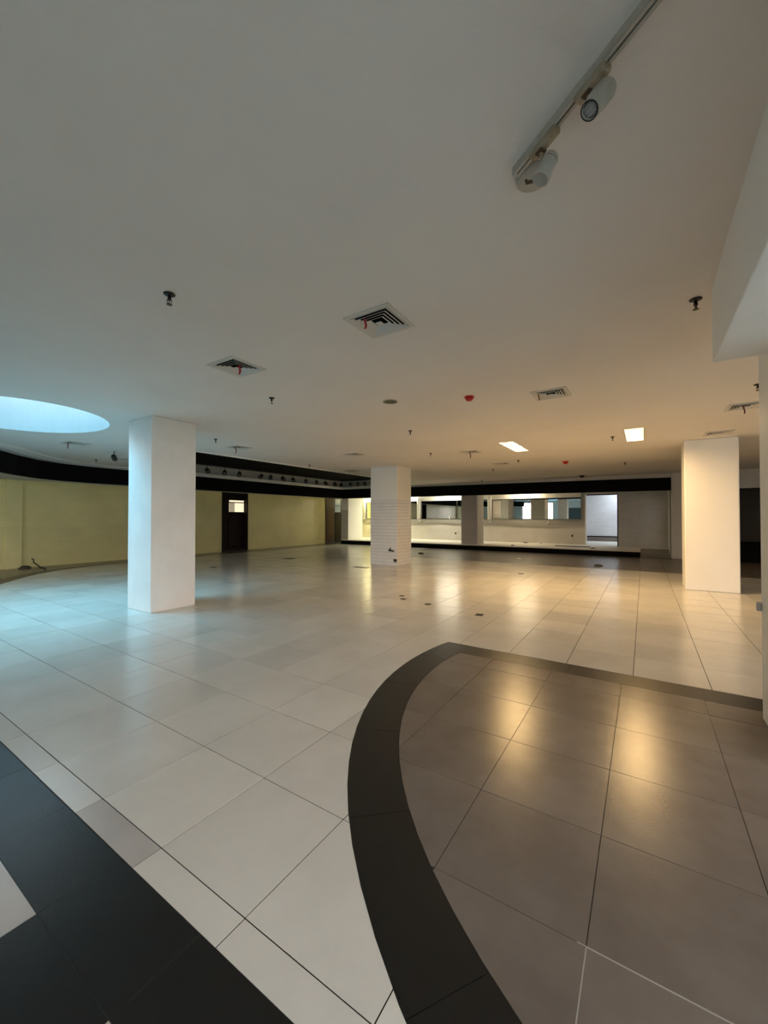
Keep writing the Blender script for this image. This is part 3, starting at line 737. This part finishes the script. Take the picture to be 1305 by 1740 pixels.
# spotlight one: adapter, arm, barrel with lens
def at(u, v, z): p = T0 + d_*u + n_*v; return Vector((p.x, p.y, H+z))
def track_spot(u0, u1, back, front, r0, r1, label, lens):
    r = empty('spotlight', at((u0+u1)/2, 0, -.034)); tag(r, label, 'spotlight', 'spotlights on the near track')
    inv = Matrix.Translation(-r.location)
    def put(mb, name, m, **k):
        o = mb.build(name, m, None, **k); o.parent = r; o.matrix_parent_inverse = inv; return o
    a = MB(); mx = Matrix.Translation((T0.x, T0.y, H)) @ Matrix.Rotation(ta, 4, 'Z')
    a.box(u0, u1, -.018, .022, -.060, -.030, mx); put(a, 'adapter', 'aged', bevel=.007)
    a = MB(); um = u0 + (u1-u0)*.35; a.box(um-.018, um+.018, -.012, .02, -.068, -.058, mx); put(a, 'burnt_patch', 'stain', bevel=.003)
    mid = (Vector(back)*.6 + Vector(front)*.4)
    a = MB().tube([at(um, .004, -.06), at(um, .01, -.08), mid], .009, 10); put(a, 'arm', 'aged', smooth=True)
    ax = axis_mx(back, front); ln = (Vector(front)-Vector(back)).length
    prof = [(0, 0), (r0*.6, .002), (r0*.88, .010), (r0, .022), (r0*1.0, ln*.25), (r0*1.0, ln*.30), (r0, ln*.6), (r1*1.02, ln*.86), (r1*1.05, ln*.88), (r1*1.04, ln), (r1*.9, ln), (r1*.86, ln-.012), (0, ln-.012)]
    put(MB().lathe(prof, 32, ax), 'barrel', 'beige', smooth=True)
    if lens:
        put(MB().lathe([(r1*.86, ln-.011), (r1*.6, ln-.006), (0, ln-.004)], 28, ax), 'lens', 'lens', smooth=True)
        f = MB()
        for k in (-.4, 0.05, .45): f.box(-r1*.55, r1*.55, r1*k-.0015, r1*k+.0015, ln-.005, ln-.002, ax)
        put(f, 'lens_ribs', 'chrome')
        put(MB().lathe([(r1*.99, ln), (r1*.99, ln+.002), (r1*.88, ln+.002), (r1*.88, ln)], 28, ax, False), 'lens_ring', 'metal', smooth=True)
    else:
        put(MB().lathe([(r1*1.02, ln*.30), (r1*1.02, ln*.315)], 28, ax, False), 'seam', 'metal', smooth=True)
    return r
track_spot(.350, .480, (-.095, 1.60, 3.02), (-.147, 1.525, 2.90), .036, .030, 'beige track spotlight with ribbed glass lens facing the viewer', True)
track_spot(.10, .245, (-.305, 1.76, 3.01), (-.352, 1.735, 2.905), .030, .034, 'beige track spotlight turned away, above the round plate', False)

# lone black spotlight beside the blue-lit column
def small_spot_make():
    r = empty('spotlight', (0, 0, 0))
    MB().tube([(0, 0, 0), (0, 0, -.10)], .008, 6).build('stem', 'blackmetal', r)
    b = MB(); b.box(-.012, .012, -.055, .055, -.12, -.10); b.build('yoke', 'blackmetal', r)
    ax = axis_mx((0, .05, -.11), (0, -.09, -.20))
    MB().lathe([(.0, -.01), (.04, 0), (.055, .03), (.055, .15), (.048, .155), (.045, .145), (0, .14)], 18, ax).build('barrel', 'blackmetal', r, smooth=True)
    MB().lathe([(.045, .142), (.0, .146)], 16, ax).build('lens', 'lens', r, smooth=True)
    return r
ss = small_spot_make()
lone = copy_tree(ss); lone.location = (-10.75, 4.55, H); lone.rotation_euler = (0, 0, R(-130)); tag(lone, 'lone black spotlight on the ceiling left of the blue-lit column', 'spotlight')
rowy = [9.07, 9.83, 10.52, 11.64, 12.16, 12.88, 13.51, 14.37, 15.13, 15.80, 16.56, 17.10]
ordw = ['first', 'second', 'third', 'fourth', 'fifth', 'sixth', 'seventh', 'eighth', 'ninth', 'tenth', 'eleventh', 'twelfth', 'thirteenth', 'fourteenth', 'fifteenth']
pts = [(-13.9, y) for y in rowy] + [(-13.35, 17.22), (-12.85, 17.22), (-12.4, 17.22)]
for i, (x, y) in enumerate(pts):
    o = ss if i == 0 else copy_tree(ss)
    o.location = (x, y, 3.494); o.rotation_euler = (0, 0, R(50) + random.uniform(-.7, .7)); o.scale = (1.45,)*3
    tag(o, ordw[i] + ' black spotlight from the blue-lit column in the row above the yellow wall', 'spotlight', 'row of black spotlights in the dark coffer')
ctk = MB().box(-13.93, -13.87, 7.9, 17.12, 3.495, 3.52)
tag(MB().box(-13.6, -11.5, 17.19, 17.25, 3.495, 3.52).build('lighting_track', 'blackmetal'), 'short black lighting track at the far end of the dark coffer', 'track')
tag(ctk.build('lighting_track', 'blackmetal'), 'black lighting track high in the dark coffer carrying the spotlight row', 'track')

# ------------------------------------------------------------------ platform and corridor lighting (tubes behind the black beam)
def tube_lamp(x, y, z, ln, power, col, label, m='tube'):
    r = empty('strip_lamp', (x, y, z)); tag(r, label, 'lamp', 'strip lamps over the platform')
    B(-ln/2, ln/2, -.04, .04, .02, .06).build('batten', 'white', r)
    for rx in (-ln*.35, ln*.35): MB().tube([(rx, 0, .05), (rx, 0, 3.581-z)], .006, 6).build('hanger_rod', 'white', r)
    MB().tube([(-ln/2+.03, 0, 0), (ln/2-.03, 0, 0)], .014, 10).build('tube', m, r, smooth=True)
    arealight('strip_light', (0, 0, -.02), (0, 0, 0), ln, .05, power, col, r)
    return r
tube_lamp(-14.0, 20.3, 2.95, 1.2, 85, (1, .92, .45), 'strip lamp over the far left of the platform')
tube_lamp(-11.9, 20.3, 2.95, 1.2, 62, (1, .95, .72), 'strip lamp over the platform behind the tiled column')
tube_lamp(-9.0, 20.3, 2.95, 1.2, 62, (1, .95, .75), 'strip lamp over the narrow dark mirror')
tube_lamp(-5.0, 20.3, 2.95, 1.2, 42, (1, .80, .50), 'strip lamp over the widest mirror')
tube_lamp(-.6, 23.2, 3.3, 1.2, 60, (.82, .90, 1), 'cool white strip lamp in the corridor', 'cooltube')

# ------------------------------------------------------------------ small things on the floor
def plate(x, y, w_, l_, m, label, cat, rz=0, h=.008, name='floor_socket'):
    r = B(-w_/2, w_/2, -l_/2, l_/2, 0, h).build(name, m, bevel=.002); r.location = (x, y, .001); r.rotation_euler = (0, 0, rz)
    B(-w_*.36, w_*.36, -l_*.36, l_*.36, h, h+.003).build('lid', 'blackmetal', r)
    return tag(r, label, cat)
plate(-2.13, 5.97, .11, .11, 'steel', 'metal floor socket plate beyond the black inlaid corner, nearest of the floor plates', 'floor socket', R(5))
plate(-3.13, 6.21, .09, .09, 'steel', 'dark floor socket plate midway to the tiled column, right of a close pair', 'floor socket')
plate(-3.71, 6.36, .10, .06, 'steel', 'nearer plate of the close pair on the floor before the tiled column', 'floor socket')
plate(-3.88, 6.60, .09, .05, 'steel', 'farther plate of the close pair on the floor before the tiled column', 'floor socket')
plate(-2.75, 10.91, .14, .10, 'steel', 'small dark floor plate in the warm light beyond the lamps', 'floor socket')
plate(-7.12, 9.71, .50, .16, 'steel', 'long dark floor trap at the foot of the tiled column', 'floor trap', name='floor_trap')
plate(-10.85, 7.29, .16, .12, 'steel', 'small dark floor plate beyond the blue-lit column', 'floor socket')
plate(-10.87, 10.34, .42, .42, 'dark', 'dark square floor grille before the yellow wall', 'floor grille', R(5), .004, name='floor_grille')
def lump(x, y, z, s, label, m='debris', name='debris'):
    mb = MB(); rnd = random.Random(int(x*100)); seg = 9
    prof = [(s, 0), (s*.9, s*.25), (s*.5, s*.5), (0, s*.55)]
    for r_, z_ in prof:
        for k in range(seg):
            a = 2*math.pi*k/seg; q = r_*rnd.uniform(.7, 1.2); mb.v.append((q*math.cos(a)*1.3, q*math.sin(a), z_))
    vv = mb.v; mb.v = []; mb.add(vv, [(i*seg+k, i*seg+(k+1) % seg, (i+1)*seg+(k+1) % seg, (i+1)*seg+k) for i in range(3) for k in range(seg)] + [tuple(range(seg))[::-1]])
    o = mb.build(name, m); o.location = (x, y, z); return tag(o, label, 'debris')
lump(-1.18, 13.91, 0, .10, 'dark lump of debris on the brown floor before the platform')
lump(-3.77, 14.71, 0, .08, 'small pale scrap on the brown floor before the platform', 'plaster')
lump(-7.70, 14.64, 0, .10, 'dark scrap on the floor right behind the tiled column')
lump(-4.94, 20.5, PZ, .09, 'dark peg of rubble against the plaster wall under the widest mirror')
lump(-4.94, 18.2, PZ, .07, 'small dark rubble on the platform edge right of the pillar')
lump(-4.2, 20.5, PZ, .05, 'low scrap on the platform beneath the widest mirror')
mb = MB(); mb.box(-3.3, -1.9, 18.9, 18.98, PZ, PZ+.03)
tag(mb.build('timber_strip', 'debris', bevel=.005), 'thin strip lying on the platform before the doorway', 'strip')
lump(-1.75, 18.3, PZ, .07, 'small dark scrap on the platform edge below the doorway')
# wall sockets / fittings on plaster
for x, z, m, lb in ((-8.75, .62, 'debris', 'small dark socket hole low in the plaster left of the platform pillar'), (-2.85, .63, 'debris', 'small dark socket hole in the plaster under the right end of the widest mirror')):
    tag(B(x-.035, x+.035, BW-.02, BW, z-.06, z+.05).build('socket_hole', m, bevel=.004), lb, 'socket')
for x, z, lb in ((-10.97, 1.30, 'small white fitting on the ledge below the leftmost visible post'), (-6.79, 1.28, 'small white fitting on the ledge right of the platform pillar'), (-3.9, 1.25, 'small white fitting on the ledge under the widest mirror')):
    f = MB().lathe([(.04, 0), (.04, .04), (.02, .06)], 14, axis_mx((x, BW-.03, z), (x, BW-1, z))); tag(f.build('wall_fitting', 'header', smooth=True), lb, 'fitting')
tag(B(-9.1, -9.04, BW-.09, BW-.05, 1.41, 1.56).build('wall_switch', 'header', bevel=.004), 'small white upright block at the foot of the narrow dark mirror', 'switch')
# cable by the left wall
cb = MB().tube([(-15.33, 4.30, .27), (-15.30, 4.34, .24), (-15.27, 4.33, .16), (-15.22, 4.42, .06), (-15.0, 4.42, .02), (-14.6, 4.40, .015), (-14.2, 4.30, .015)], .018, 8)
tag(cb.build('cable', 'debris', smooth=True), 'loose dark cable stub rising at the yellow wall beside the pilaster', 'cable')
lump(-15.2, 4.12, 0, .16, 'dark heap at the foot of the yellow wall beside the pilaster')
# broken chip on the nearest column
tag(B(.700, .73, 4.02, 4.05, .80, .87).build('pipe_stub', 'fascia', bevel=.01), 'pale stub sticking out of the nearest right column', 'pipe')
